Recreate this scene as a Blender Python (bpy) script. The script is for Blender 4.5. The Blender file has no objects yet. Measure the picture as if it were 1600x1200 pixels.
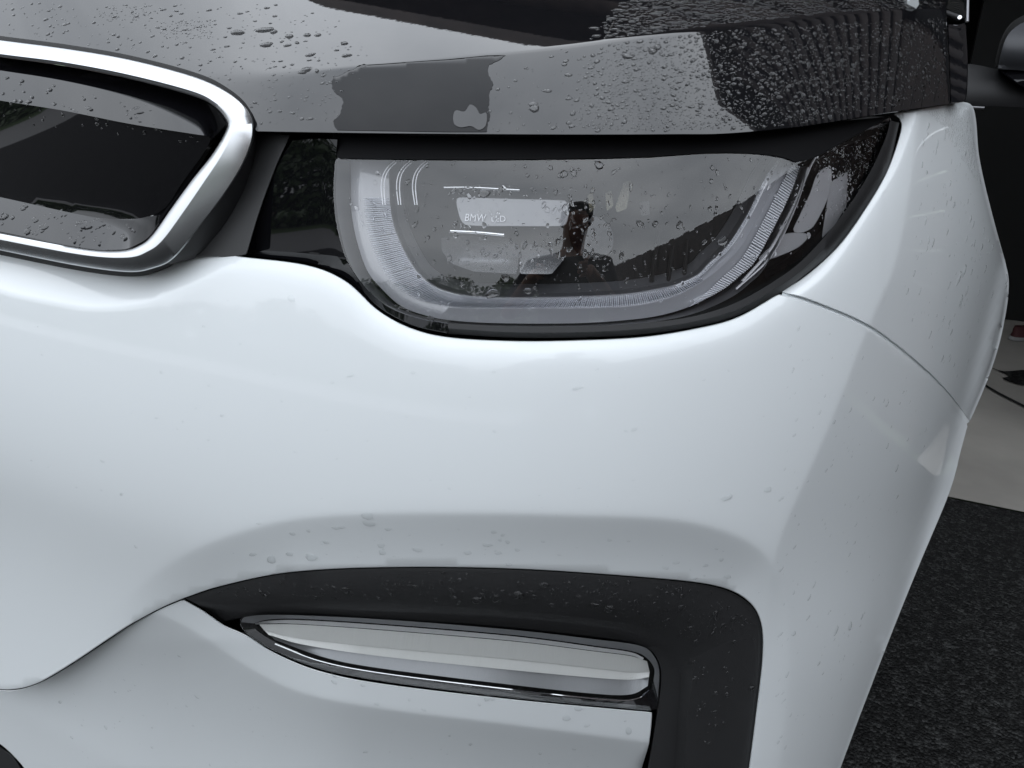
import bpy, math, random
import numpy as np
from mathutils import Vector
from mathutils.geometry import delaunay_2d_cdt
random.seed(7); rng = np.random.default_rng(7)
S = bpy.context.scene
R = math.radians

# ------------------------------------------------------------------ camera
W, H, FPX = 1600.0, 1200.0, 1200.0
CAM = np.array([0.83, -0.40, 1.05]); YAW = R(26.0); PITCH = R(23.0)
cd = bpy.data.cameras.new('camera'); cam = bpy.data.objects.new('camera', cd)
S.collection.objects.link(cam); S.camera = cam
cam.location = CAM; cam.rotation_euler = (math.pi/2-PITCH, 0, YAW)
cd.sensor_width = 36; cd.lens = 36*FPX/W; cd.clip_start = .01; cd.clip_end = 3000
# ------------------------------------------------------------------ sky and sun
SUN_EL = R(38); SUN_DIR = Vector((.42, .91, 0)).normalized()*math.cos(SUN_EL)+Vector((0, 0, math.sin(SUN_EL)))
SUN_AZ = math.atan2(SUN_DIR.x, SUN_DIR.y)
w = bpy.data.worlds.new("World"); S.world = w; w.use_nodes = True
nt = w.node_tree; nt.nodes.clear()
out = nt.nodes.new('ShaderNodeOutputWorld'); bg = nt.nodes.new('ShaderNodeBackground')
sky = nt.nodes.new('ShaderNodeTexSky'); sky.sky_type = 'NISHITA'; sky.sun_disc = False
sky.sun_elevation = SUN_EL; sky.sun_rotation = SUN_AZ; sky.air_density = 1.6; sky.dust_density = 4; sky.ozone_density = 1
hs = nt.nodes.new('ShaderNodeHueSaturation'); hs.inputs['Saturation'].default_value = .22
nt.links.new(sky.outputs[0], hs.inputs['Color'])
# cloud layer: soft brighter and darker stretches of an overcast sky
tc = nt.nodes.new('ShaderNodeTexCoord'); mp = nt.nodes.new('ShaderNodeMapping'); mp.inputs['Scale'].default_value = (1, 1, 2.6)
cn = nt.nodes.new('ShaderNodeTexNoise'); cn.inputs['Scale'].default_value = 1.8; cn.inputs['Detail'].default_value = 6; cn.inputs['Roughness'].default_value = .5
nt.links.new(tc.outputs['Generated'], mp.inputs[0]); nt.links.new(mp.outputs[0], cn.inputs['Vector'])
cr = nt.nodes.new('ShaderNodeValToRGB'); cr.color_ramp.elements[0].position = .3; cr.color_ramp.elements[1].position = .72
cr.color_ramp.elements[0].color = (.72, .74, .78, 1); cr.color_ramp.elements[1].color = (1.22, 1.22, 1.24, 1)
nt.links.new(cn.outputs['Fac'], cr.inputs[0])
mx = nt.nodes.new('ShaderNodeMix'); mx.data_type = 'RGBA'; mx.blend_type = 'MULTIPLY'; mx.inputs[0].default_value = 1
ov = nt.nodes.new('ShaderNodeMix'); ov.data_type = 'RGBA'; ov.inputs[0].default_value = .88   # even overcast veil
ov.inputs[7].default_value = (3.46, 3.63, 3.78, 1)
nt.links.new(hs.outputs[0], ov.inputs[6]); nt.links.new(ov.outputs[2], mx.inputs[6]); nt.links.new(cr.outputs[0], mx.inputs[7])
sx = nt.nodes.new('ShaderNodeSeparateXYZ'); nt.links.new(tc.outputs['Generated'], sx.inputs[0])
gm = nt.nodes.new('ShaderNodeMapRange'); gm.inputs[3].default_value = .62; gm.inputs[4].default_value = 1.18   # an overcast sky is brighter overhead than at the horizon
nt.links.new(sx.outputs['Z'], gm.inputs[0])
m2x = nt.nodes.new('ShaderNodeMix'); m2x.data_type = 'RGBA'; m2x.blend_type = 'MULTIPLY'; m2x.inputs[0].default_value = 1
nt.links.new(mx.outputs[2], m2x.inputs[6]); nt.links.new(gm.outputs[0], m2x.inputs[7]); nt.links.new(m2x.outputs[2], bg.inputs[0]); bg.inputs[1].default_value = .15
nt.links.new(bg.outputs[0], out.inputs[0])
sd_ = bpy.data.lights.new('sun', 'SUN'); sd_.energy = .5; sd_.angle = R(28); sd_.color = (1, .98, .95)
so = bpy.data.objects.new('sun', sd_); S.collection.objects.link(so)
so.rotation_euler = SUN_DIR.to_track_quat('Z', 'Y').to_euler()
S.view_settings.view_transform = 'Standard'; S.view_settings.look = 'None'; S.view_settings.gamma = 1
S.view_settings.exposure = 1.93

# ------------------------------------------------------------------ materials
def principled(name, base, rough=.5, metal=0, coat=0, coat_rough=.03, ior=1.5, spec=.5, trans=0, bump=None, vary=None):
    m = bpy.data.materials.new(name); m.use_nodes = True; n = m.node_tree; b = n.nodes['Principled BSDF']
    b.inputs['Base Color'].default_value = (*base, 1); b.inputs['Roughness'].default_value = rough
    b.inputs['Metallic'].default_value = metal; b.inputs['Coat Weight'].default_value = coat
    b.inputs['Coat Roughness'].default_value = coat_rough; b.inputs['IOR'].default_value = ior
    b.inputs['Specular IOR Level'].default_value = spec; b.inputs['Transmission Weight'].default_value = trans
    if coat: b.inputs['Coat IOR'].default_value = 1.5 if name[0] == 'w' else 1.62
    t = n.nodes.new('ShaderNodeTexCoord')
    if vary:   # (scale, dark factor, light factor)
        x = n.nodes.new('ShaderNodeTexNoise'); x.inputs['Scale'].default_value = vary[0]; x.inputs['Detail'].default_value = 8
        r = n.nodes.new('ShaderNodeValToRGB'); r.color_ramp.elements[0].position = .35; r.color_ramp.elements[1].position = .65
        r.color_ramp.elements[0].color = (*[c*vary[1] for c in base], 1); r.color_ramp.elements[1].color = (*[min(1, c*vary[2]) for c in base], 1)
        n.links.new(t.outputs['Object'], x.inputs['Vector']); n.links.new(x.outputs['Fac'], r.inputs[0]); n.links.new(r.outputs[0], b.inputs['Base Color'])
    if bump:   # (scale, strength, distance)
        x = n.nodes.new('ShaderNodeTexNoise'); x.inputs['Scale'].default_value = bump[0]; x.inputs['Detail'].default_value = bump[3] if len(bump) > 3 else 4
        u = n.nodes.new('ShaderNodeBump'); u.inputs['Strength'].default_value = bump[1]; u.inputs['Distance'].default_value = bump[2]
        n.links.new(t.outputs['Object'], x.inputs['Vector']); n.links.new(x.outputs['Fac'], u.inputs['Height']); n.links.new(u.outputs[0], b.inputs['Normal'])
        if coat: n.links.new(u.outputs[0], b.inputs['Coat Normal'])
    return m
def clear_mat(name, tint=(1, 1, 1), rough=0.0, both=1.9, ior=1.5):
    """thin clear plastic: both faces reflect, the rest passes straight through"""
    m = bpy.data.materials.new(name); m.use_nodes = True; n = m.node_tree; n.nodes.clear()
    o = n.nodes.new('ShaderNodeOutputMaterial'); mix = n.nodes.new('ShaderNodeMixShader'); tr = n.nodes.new('ShaderNodeBsdfTransparent')
    gl = n.nodes.new('ShaderNodeBsdfGlossy'); fr = n.nodes.new('ShaderNodeFresnel'); mu = n.nodes.new('ShaderNodeMath'); mu.operation = 'MULTIPLY'; mu.use_clamp = True
    tr.inputs[0].default_value = (*tint, 1); gl.inputs['Roughness'].default_value = rough; fr.inputs[0].default_value = 1.5; mu.inputs[1].default_value = both
    ge = n.nodes.new('ShaderNodeNewGeometry'); mr_ = n.nodes.new('ShaderNodeMapRange'); mr_.inputs[3].default_value = ior; mr_.inputs[4].default_value = 1/ior   # same on both faces
    n.links.new(ge.outputs['Backfacing'], mr_.inputs[0]); n.links.new(mr_.outputs[0], fr.inputs[0])
    n.links.new(fr.outputs[0], mu.inputs[0]); n.links.new(mu.outputs[0], mix.inputs[0]); n.links.new(tr.outputs[0], mix.inputs[1]); n.links.new(gl.outputs[0], mix.inputs[2]); n.links.new(mix.outputs[0], o.inputs[0])
    return m
M = {}
M['white'] = principled('white_paint', (.79, .82, .83), .35, spec=.1, coat=1, coat_rough=.02, bump=(260, .02, .0006))
M['black'] = principled('black_gloss', (.006, .006, .007), .25, spec=0, coat=1, coat_rough=.01, bump=(180, .015, .0005))
M['film'] = principled('black_gloss_under_water_film', (.006, .006, .007), .02, ior=1.33, spec=.36)
M['piano'] = principled('piano_black', (.004, .004, .005), .02)
M['trim'] = principled('black_grain_plastic', (.027, .027, .028), .45, bump=(1400, .25, .0004))
M['rubber'] = principled('black_rubber', (.010, .010, .011), .55)
M['gap'] = principled('gap_black', (.004, .004, .004), .9)
M['lip_shade'] = principled('black_seal', (.003, .003, .004), .6, spec=.15)  # near-black colour imitating the shade under the hood lip
M['chrome'] = principled('satin_chrome', (.62, .63, .645), .27, metal=1, bump=(900, .03, .0003))
M['bright'] = principled('bright_chrome', (.85, .86, .88), .06, metal=1)
M['edge'] = principled('bright_lamp_edge', (.93, .93, .94), .35, metal=.6)
M['lens'] = clear_mat('clear_lens', ior=1.62)
M['guide'] = principled('frosted_light_guide', (.31, .315, .34), .2, coat=1, coat_rough=.1)
M['rib'] = principled('guide_rib', (.72, .74, .80), .2, coat=1)
M['bowl'] = principled('lamp_bowl_grey', (.05, .051, .055), .30)
M['bowl2'] = principled('lamp_reflector_grey', (.42, .42, .44), .25, metal=.3)
M['rimgrey'] = principled('lamp_rim_metal', (.50, .51, .53), .3, metal=.8)
M['mirror'] = principled('lamp_mirror', (.55, .56, .58), .22, metal=.9)
M['cell'] = principled('warm_reflector_cell', (.75, .72, .58), .15, metal=.8)
M['plate'] = principled('lamp_plate', (.27, .275, .29), .3, metal=.3)
M['print'] = principled('pale_lettering', (.85, .86, .9), .4)
M['diff'] = principled('frosted_diffuser', (.68, .69, .67), .25, coat=.6)
M['diff2'] = principled('grey_reflector', (.30, .31, .32), .3, metal=.4)
M['water'] = principled('water', (1, 1, 1), 0.0, ior=1.33, trans=1)
M['bead'] = clear_mat('water_bead', ior=1.4, tint=(.985, .99, .99), both=1.6)
M['concrete'] = principled('garage_concrete', (.37, .35, .32), .55, vary=(2.2, .75, 1.15), bump=(40, .15, .002))
M['brown'] = principled('brown_siding', (.055, .038, .032), .6, vary=(9, .6, 1.3))
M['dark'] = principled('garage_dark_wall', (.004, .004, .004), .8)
M['leaf'] = principled('hedge_leaf', (.035, .060, .022), .5)
M['bark'] = principled('bark', (.07, .055, .045), .8)
M['grass'] = principled('grass', (.045, .075, .025), .8, vary=(1.5, .7, 1.2))
M['road'] = principled('road', (.20, .20, .205), .6)
M['tyre'] = principled('tyre', (.012, .012, .012), .7)
M['steel'] = principled('wheel_rim', (.25, .25, .26), .3, metal=.8)
M['cap'] = principled('mirror_cap_grey', (.05, .052, .058), .5)
M['glass'] = principled('dark_glass', (.005, .006, .006), .0)

# asphalt: coarse wet aggregate
m = M['asphalt'] = principled('asphalt', (.012, .013, .013), .7, spec=.25)
n = m.node_tree; b = n.nodes['Principled BSDF']; t = n.nodes.new('ShaderNodeTexCoord')
vo = n.nodes.new('ShaderNodeTexVoronoi'); vo.inputs['Scale'].default_value = 190; n.links.new(t.outputs['Object'], vo.inputs['Vector'])
r = n.nodes.new('ShaderNodeValToRGB'); r.color_ramp.elements[0].color = (.004, .004, .004, 1); r.color_ramp.elements[1].color = (.048, .049, .048, 1)
wn = n.nodes.new('ShaderNodeTexNoise'); wn.inputs['Scale'].default_value = 45; wn.inputs['Detail'].default_value = 6; n.links.new(t.outputs['Object'], wn.inputs['Vector'])
sp = n.nodes.new('ShaderNodeSeparateColor'); n.links.new(vo.outputs['Color'], sp.inputs[0])
ad = n.nodes.new('ShaderNodeMath'); ad.operation = 'MULTIPLY'; n.links.new(sp.outputs[0], ad.inputs[0]); n.links.new(wn.outputs['Fac'], ad.inputs[1])
n.links.new(ad.outputs[0], r.inputs[0]); r.color_ramp.elements[0].position = .22; r.color_ramp.elements[1].position = .62; n.links.new(r.outputs[0], b.inputs['Base Color'])
u = n.nodes.new('ShaderNodeBump'); u.inputs['Strength'].default_value = .9; u.inputs['Distance'].default_value = .006; u.invert = True
n.links.new(vo.outputs['Distance'], u.inputs['Height']); n.links.new(u.outputs[0], b.inputs['Normal'])

# ------------------------------------------------------------------ geometry helpers
FWD = np.array([-math.sin(YAW)*math.cos(PITCH), math.cos(YAW)*math.cos(PITCH), -math.sin(PITCH)])
RGT = np.array([math.cos(YAW), math.sin(YAW), 0.0]); UP = np.cross(RGT, FWD)
def rays(px, py):
    px = np.asarray(px, float); py = np.asarray(py, float)
    return FWD[None] + ((px-W/2)/FPX)[:, None]*RGT[None] - ((py-H/2)/FPX)[:, None]*UP[None]
def P(px, py, t): return CAM[None] + rays(px, py)*np.asarray(t, float)[:, None]
def crv(pts, k=8):
    """smooth curve through the points"""
    p = np.array(pts, float); n = len(p); o = []
    q = np.vstack([2*p[0]-p[1], p, 2*p[-1]-p[-2]])
    for i in range(n-1):
        a, b, c, d = q[i], q[i+1], q[i+2], q[i+3]
        for j in range(k):
            s = j/k; o.append(.5*((2*b)+(c-a)*s+(2*a-5*b+4*c-d)*s*s+(3*b-a-3*c+d)*s**3))
    o.append(p[-1]); return np.array(o)
def loopcrv(pts, k=8):
    p = np.array(pts, float); n = len(p); o = []
    for i in range(n):
        a, b, c, d = p[i-1], p[i], p[(i+1) % n], p[(i+2) % n]
        for j in range(k):
            s = j/k; o.append(.5*((2*b)+(c-a)*s+(2*a-5*b+4*c-d)*s*s+(3*b-a-3*c+d)*s**3))
    return np.array(o)
def resamp(p, step, closed=False):
    p = np.asarray(p, float)
    if closed: p = np.vstack([p, p[:1]])
    d = np.r_[0, np.cumsum(np.hypot(*np.diff(p, axis=0).T))]; n = max(2, int(round(d[-1]/step)))
    s = np.linspace(0, d[-1], n+1)
    q = np.c_[np.interp(s, d, p[:, 0]), np.interp(s, d, p[:, 1])]
    return q[:-1] if closed else q
def join(*cs):
    o = [np.asarray(cs[0], float)]
    for c in cs[1:]:
        c = np.asarray(c, float)
        if np.hypot(*(c[0]-o[-1][-1])) < 1e-6: c = c[1:]
        o.append(c)
    o = np.vstack(o)
    if np.hypot(*(o[0]-o[-1])) < 1e-6: o = o[:-1]
    return o
def sdist(c, px, py):
    """signed distance (px) to a polyline; positive below / to the right-hand side when walking left to right"""
    c = np.asarray(c, float); A = c[:-1]; D = c[1:]-A; L = (D**2).sum(1)+1e-9
    px = np.asarray(px, float).ravel(); py = np.asarray(py, float).ravel(); res = np.empty(len(px))
    for k in range(0, len(px), 20000):
        x = px[k:k+20000, None]-A[:, 0]; y = py[k:k+20000, None]-A[:, 1]
        s = np.clip((x*D[:, 0]+y*D[:, 1])/L, 0, 1); ex = x-s*D[:, 0]; ey = y-s*D[:, 1]
        d2 = ex**2+ey**2; i = d2.argmin(1); r_ = np.arange(len(i))
        res[k:k+20000] = np.sqrt(d2[r_, i])*np.sign(D[i, 0]*y[r_, i]-D[i, 1]*x[r_, i]+1e-12)
    return res
def inside(poly, px, py):
    x0, y0 = poly[:, 0], poly[:, 1]; x1, y1 = np.roll(x0, -1), np.roll(y0, -1); r_ = np.zeros(len(px), bool)
    for a, b, c, d in zip(x0, y0, x1, y1):
        if b == d: continue
        r_ ^= ((b > py) != (d > py)) & (px < (c-a)*(py-b)/(d-b)+a)
    return r_
def sstep(x): x = np.clip(x, 0, 1); return x*x*(3-2*x)
def softpos(x, w): return .5*(x+np.sqrt(x*x+w*w))
def off(c, d):   # shift a curve sideways
    c = np.array(c, float); tg = np.gradient(c, axis=0); tg /= np.hypot(tg[:, 0], tg[:, 1])[:, None]; return c+d*np.c_[-tg[:, 1], tg[:, 0]]
def softcap(x, c): return c*np.tanh(x/c)
def obj(name, me, mat, parent=None, **kw):
    o = bpy.data.objects.new(name, me); S.collection.objects.link(o)
    if mat and not me.materials: me.materials.append(mat)
    if parent: o.parent = parent
    for k, v in kw.items(): o[k] = v
    return o
def mesh(name, V, F, smooth=True, sharp=32):
    me = bpy.data.meshes.new(name); me.from_pydata([tuple(v) for v in V], [], [tuple(f) for f in F]); me.validate(); me.update()
    if smooth:
        me.polygons.foreach_set('use_smooth', [True]*len(me.polygons)); me.set_sharp_from_angle(angle=R(sharp))
    return me
def fill(name, outline, field, mat, parent, step=11, lines=(), thick=.012, bevel=1.3, sharp=32, **kw):
    """panel: interior follows field(px,py); the edge is rounded and returns by thick metres"""
    ol = resamp(outline, step*.55, True); n = len(ol)
    if ((np.roll(ol[:, 0], -1)-ol[:, 0])*(np.roll(ol[:, 1], -1)+ol[:, 1])).sum() < 0: ol = ol[::-1]
    pts = [ol]; ed = [(i, (i+1) % n) for i in range(n)]; base = n
    ls = []
    for l in lines:
        for off in (-9, -4, -1.3, 1.3, 4, 9):
            q = resamp(l, step*.8); tg = np.gradient(q, axis=0); tg /= np.hypot(tg[:, 0], tg[:, 1])[:, None]+1e-9
            q = q+off*np.c_[-tg[:, 1], tg[:, 0]]
            ok = inside(ol, q[:, 0], q[:, 1]) & (np.abs(sdist(np.vstack([ol, ol[:1]]), q[:, 0], q[:, 1])) > 2.5); q = q[ok]
            pts.append(q)
        ls.append(l)
    x0, y0 = ol.min(0); x1, y1 = ol.max(0)
    gx, gy = np.meshgrid(np.arange(x0, x1, step), np.arange(y0, y1, step)); gx = gx+(np.arange(gx.shape[0]) % 2)[:, None]*step*.5
    gx = gx.ravel(); gy = gy.ravel(); k = inside(ol, gx, gy)
    gx, gy = gx[k], gy[k]; k = np.abs(sdist(np.vstack([ol, ol[:1]]), gx, gy)) > step*.45
    for l in ls: k &= np.abs(sdist(l, gx, gy)) > 9+step*.4
    pts.append(np.c_[gx[k], gy[k]]); pts = np.vstack(pts)
    r_ = delaunay_2d_cdt([Vector(p) for p in pts], ed, [list(range(n))], 1, 1e-4)
    q = np.array([(v.x, v.y) for v in r_[0]]); tris = [list(f) for f in r_[2]]
    t = field(q[:, 0], q[:, 1]); V = P(q[:, 0], q[:, 1], t)
    # boundary loop of the result
    cnt = {}
    for f in tris:
        for i in range(len(f)):
            a, b_ = f[i], f[(i+1) % len(f)]; cnt[(a, b_)] = 1
    bd = [(a, b_) for (a, b_) in cnt if (b_, a) not in cnt]
    F = [f for f in tris]
    if thick:
        nx = {a: b_ for a, b_ in bd}; pv = {b_: a for a, b_ in bd}; ids = list(nx)
        r1 = {}; r2 = {}; VV = list(V)
        for a in ids:
            pa, pn, pp = q[a], q[nx[a]], q[pv.get(a, a)]
            tg = pn-pp; tg = tg/(np.hypot(*tg)+1e-9); nn = np.array([tg[1], -tg[0]])
            if not r1: 
                c_ = pa+nn*2; sgn = -1 if inside(ol, np.array([c_[0]]), np.array([c_[1]]))[0] else 1
            pb = pa+nn*sgn*bevel
            r1[a] = len(VV); VV.append(P([pb[0]], [pb[1]], [t[a]+.0015])[0])
            r2[a] = len(VV); VV.append(P([pb[0]], [pb[1]], [t[a]+thick])[0])
        for a, b_ in bd:
            F.append([b_, a, r1[a], r1[b_]]); F.append([r1[b_], r1[a], r2[a], r2[b_]])
        V = VV
    return obj(name, mesh(name, V, F, sharp=sharp), mat, parent, **kw)
def loft(name, curves, field, mat, parent, closed=False, k=8, sharp=32, **kw):
    """curves: list of (control points, depth offset or list of offsets); all with the same count of points"""
    rows = []
    for pts, off in curves:
        c = (loopcrv if closed else crv)(pts, k)
        o_ = np.atleast_1d(np.array(off, float))
        if len(o_) > 1:
            if closed: o_ = np.r_[o_, o_[0]]
            o_ = np.interp(np.arange(len(c))/k, np.arange(len(o_)), o_)
        rows.append(P(c[:, 0], c[:, 1], field(c[:, 0], c[:, 1])+o_))
    n = len(rows[0]); V = np.vstack(rows); F = []
    for r_ in range(len(rows)-1):
        for i in range(n if closed else n-1):
            j = (i+1) % n; F.append((r_*n+i, r_*n+j, (r_+1)*n+j, (r_+1)*n+i))
    return obj(name, mesh(name, V, F, sharp=sharp), mat, parent, **kw)
def tube(name, pts3, rad, mat, parent, seg=8, **kw):
    p = np.asarray(pts3, float); n = len(p); V = []; F = []
    tg = np.gradient(p, axis=0); tg /= np.linalg.norm(tg, axis=1)[:, None]
    ref = np.array([0, 0, 1.0]) if abs(tg[0][2]) < .9 else np.array([1.0, 0, 0])
    for i in range(n):
        a = np.cross(tg[i], ref); a /= np.linalg.norm(a); b_ = np.cross(tg[i], a)
        rr = rad if np.isscalar(rad) else rad[i]
        for s in range(seg):
            th = 2*math.pi*s/seg; V.append(p[i]+rr*(a*math.cos(th)+b_*math.sin(th)))
    for i in range(n-1):
        for s in range(seg): F.append((i*seg+s, i*seg+(s+1) % seg, (i+1)*seg+(s+1) % seg, (i+1)*seg+s))
    F.append(tuple(range(seg))[::-1]); F.append(tuple((n-1)*seg+s for s in range(seg)))
    return obj(name, mesh(name, V, F, sharp=50), mat, parent, **kw)
def boxV(lo, hi):
    x0, y0, z0 = lo; x1, y1, z1 = hi
    return [(x0,y0,z0),(x1,y0,z0),(x1,y1,z0),(x0,y1,z0),(x0,y0,z1),(x1,y0,z1),(x1,y1,z1),(x0,y1,z1)], [(0,3,2,1),(4,5,6,7),(0,1,5,4),(1,2,6,5),(2,3,7,6),(3,0,4,7)]
def box(name, lo, hi, mat, parent=None, bev=0, **kw):
    V, F = boxV(lo, hi); o = obj(name, mesh(name, V, F, smooth=False), mat, parent, **kw)
    if bev:
        b_ = o.modifiers.new('bevel', 'BEVEL'); b_.width = bev; b_.segments = 2
    return o

# ------------------------------------------------------------------ body surface
def plan(x): return .10*x*x+.42*(np.abs(x)/.93)**8
def slope_prof(z):   # how far the nose leans back with height
    return -.14*(np.sqrt((.59-z)**2+.004)+(.59-z))*.5+.06*np.clip(.33-z,0,9) + .55*np.clip(z-.63, 0, 9)**2
def hit(px, py, prof=slope_prof):
    d = rays(px, py); lo = np.full(len(d), .2); hi = np.full(len(d), 2.6)
    for _ in range(34):
        m_ = (lo+hi)/2; p = CAM+d*m_[:, None]
        g = p[:, 1]-plan(np.clip(p[:, 0], -1.2, 1.05))-prof(p[:, 2]); s = g > 0
        hi = np.where(s, m_, hi); lo = np.where(s, lo, m_)
    return (lo+hi)/2
def B0(px, py):
    t = hit(np.asarray(px, float), np.asarray(py, float)); c = .90     # the wing ends at the wheel arch instead of running on along the flank
    return np.where(np.asarray(px, float) > 1380, t-softpos(t-c, .03)*.85+softpos(np.array(-.15), .03)*.85, t)
# feature lines of the white body
C_corner = crv([(1436,170),(1430,220),(1420,310),(1398,415),(1356,513),(1322,600),(1290,680),(1252,765),(1222,835),(1205,900),(1196,1000),(1180,1200),(1150,1420)])
C_arch = crv([(150,985),(210,925),(260,884),(320,852),(390,828),(470,811),(580,804),(740,803),(900,806),(1040,812),(1130,830),(1190,862),(1218,910),(1232,990),(1230,1100),(1215,1220),(1190,1420)])
C_low = crv([(-900,600),(-500,640),(-250,690),(0,752),(140,800),(300,850),(430,885)])
C_lamp = crv([(225,948),(300,985),(400,1050),(480,1085),(600,1108),(800,1133),(950,1152),(1040,1165)])
C_shelf = crv([(300,540),(450,545),(600,585),(800,590),(980,584),(1100,562),(1200,520),(1262,480)])
C_edge = crv([(300,400),(335,398),(380,402),(480,415),(540,440),(590,485),(640,512),(700,527),(800,533),(900,532),(1000,527),(1080,515),(1150,497),(1215,460),(1260,432),(1310,385),(1350,330),(1385,270),(1408,200),(1405,185)])
C_gl = crv([(-900,330),(-500,340),(-150,400),(0,452),(80,470),(150,480),(235,471),(300,442),(350,415),(420,385)])
def body(px, py):
    px = np.asarray(px, float); py = np.asarray(py, float); t = B0(px, py)
    d = -sdist(C_corner, px, py)           # right of the corner crease
    fade = 1-.75*sstep((py-780)/300)
    t = t+.00034*fade*softpos(d, 3)
    da = sdist(C_arch, px, py)
    t = t+.00029*softcap(softpos(da, 6), 100)*sstep((px-120)/280)
    dl = sdist(C_low, px, py); t = t+.00042*softcap(softpos(dl-10, 60), 230)*.78*sstep((560-px)/300)
    dg = sdist(C_gl, px, py); t = t+.00055*softcap(softpos(-dg, 4), 60)*sstep((420-px)/60)   # ledge under the grille
    de = sdist(C_edge, px, py)             # fillet running into the lamp recess
    t = t+.006*np.exp(-np.abs(de)/16.)*sstep((px-250)/150)
    return t
def low_body(px, py):
    t = body(px, py); d = sdist(C_lamp, px, py)
    return t+.004+.00028*softcap(softpos(d, 3), 150)*1.6+.00016*np.clip(np.asarray(py, float)-1000, 0, 400)
lensB = lambda px, py: B0(px, py)+.00003*(np.asarray(py, float)-220)+.5*.00135*np.clip((430-np.asarray(py, float))/190, -.6, 1.6)**2*10+.002

car = bpy.data.objects.new('car', None); S.collection.objects.link(car)
car['label'] = 'white electric car with glossy black hood, wet front corner with headlight'; car['category'] = 'car'
W_ = M['white']; BK = M['black']

# bumper
top = crv([(-150,330),(0,372),(200,398),(300,400),(335,399),(380,403),(480,416),(540,441),(590,486),(640,513),(700,528),(800,534),(900,533),(1000,528),(1080,516),(1150,498),(1216,461)])
seamB = crv([(1216,461),(1262,473),(1355,513),(1431,571),(1480,620),(1511,664)])
silB = crv([(1511,664),(1500,705),(1482,770),(1432,890),(1382,1015),(1312,1200),(1235,1420)])
trimO = crv([(1140,1420),(1166,1240),(1182,1120),(1193,1020),(1188,965),(1162,932),(1110,912),(1000,900),(800,887),(600,885),(450,893),(345,914),(287,933)])
seamL = crv([(287,933),(250,949),(204,974),(163,1001),(126,1026),(88,1050),(58,1066),(28,1074.5),(-4,1075),(-60,1064),(-150,1015)])
fill('bumper', join(top, seamB, silB, trimO, seamL), body, W_, car, lines=[C_corner, C_arch, silB, C_gl[16:50]])
# lower bumper panel
lt = crv([(-150,1019),(-60,1068),(-3,1079),(29,1078.5),(60,1069.5),(90.5,1053.5),(128.5,1029.5),(165,1005),(206,977.5),(252,953),(287,938)])
lt2 = crv([(287,938),(318,956),(350,978),(385,994),(430,1022),(500,1050),(600,1070),(800,1094),(960,1109),(1018,1114)])
lt3 = crv([(1018,1114),(1013,1160),(1000,1205),(975,1300),(950,1420)])
lt4 = crv([(80,1420),(75,1290),(55,1225),(20,1178),(-20,1150),(-100,1120),(-150,1090)])
fill('lower_bumper', join(lt, lt2, lt3, lt4), low_body, W_, car, lines=[C_lamp, lt])
fill('lower_intake', join([(-150,1094),(-100,1124),(-20,1154),(18,1181),(52,1228),(72,1292),(76,1420),(-150,1420)]), lambda x, y: low_body(x, y)+.004, M['trim'], car)
# fender
fl = crv([(1222,456),(1262,430),(1311,385),(1351,330),(1386,270),(1408,206),(1406,186),(1396,178)])
ft = crv([(1396,178),(1425,173),(1465,166),(1504,160)])
fs = crv([(1504,160),(1518,166),(1524,190),(1528,240),(1538,290),(1553,350),(1570,412),(1575,442),(1571,485),(1559,542),(1540,598),(1515,657)])
fb = crv([(1515,657),(1483,614),(1434,565),(1358,507),(1265,467),(1222,456)])
C_chamf = crv([(1440,172),(1428,195),(1404,256),(1382,292),(1342,352),(1302,412),(1262,450),(1215,475)])
def fender(px, py):
    px = np.asarray(px, float); t = body(px, py)
    dc = sdist(C_chamf[::-1], px, py)   # towards the lamp
    t = t+.00035*softpos(-dc, 3)
    ds = sdist(fs, px, py)              # roll over the top of the wing
    return t+.06*np.exp(-np.abs(ds)/14.)**1.5*.5
fill('fender', join(fl, ft, fs, fb), fender, W_, car, lines=[C_corner, C_chamf, fs], step=8, thick=.02)

sm = np.array([(1222,459),(1262,471),(1356,511),(1432,569),(1481,618),(1512,661)], float)
loft('seam_return', [(off(sm, -4), .007), (sm, .005), (off(sm, 4), .007)], body, W_, car)
# dark structure behind the gaps
fill('inner_structure', join([(-150,150),(400,190),(900,235),(1380,190),(1430,190),(1470,420),(1460,600),(1330,900),(1250,1150),(1180,1420),(-150,1420)]),
     lambda x, y: body(x, y)+.055+.10*sstep((np.asarray(y, float)-820)/70), M['gap'], car, step=16, thick=0)

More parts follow.
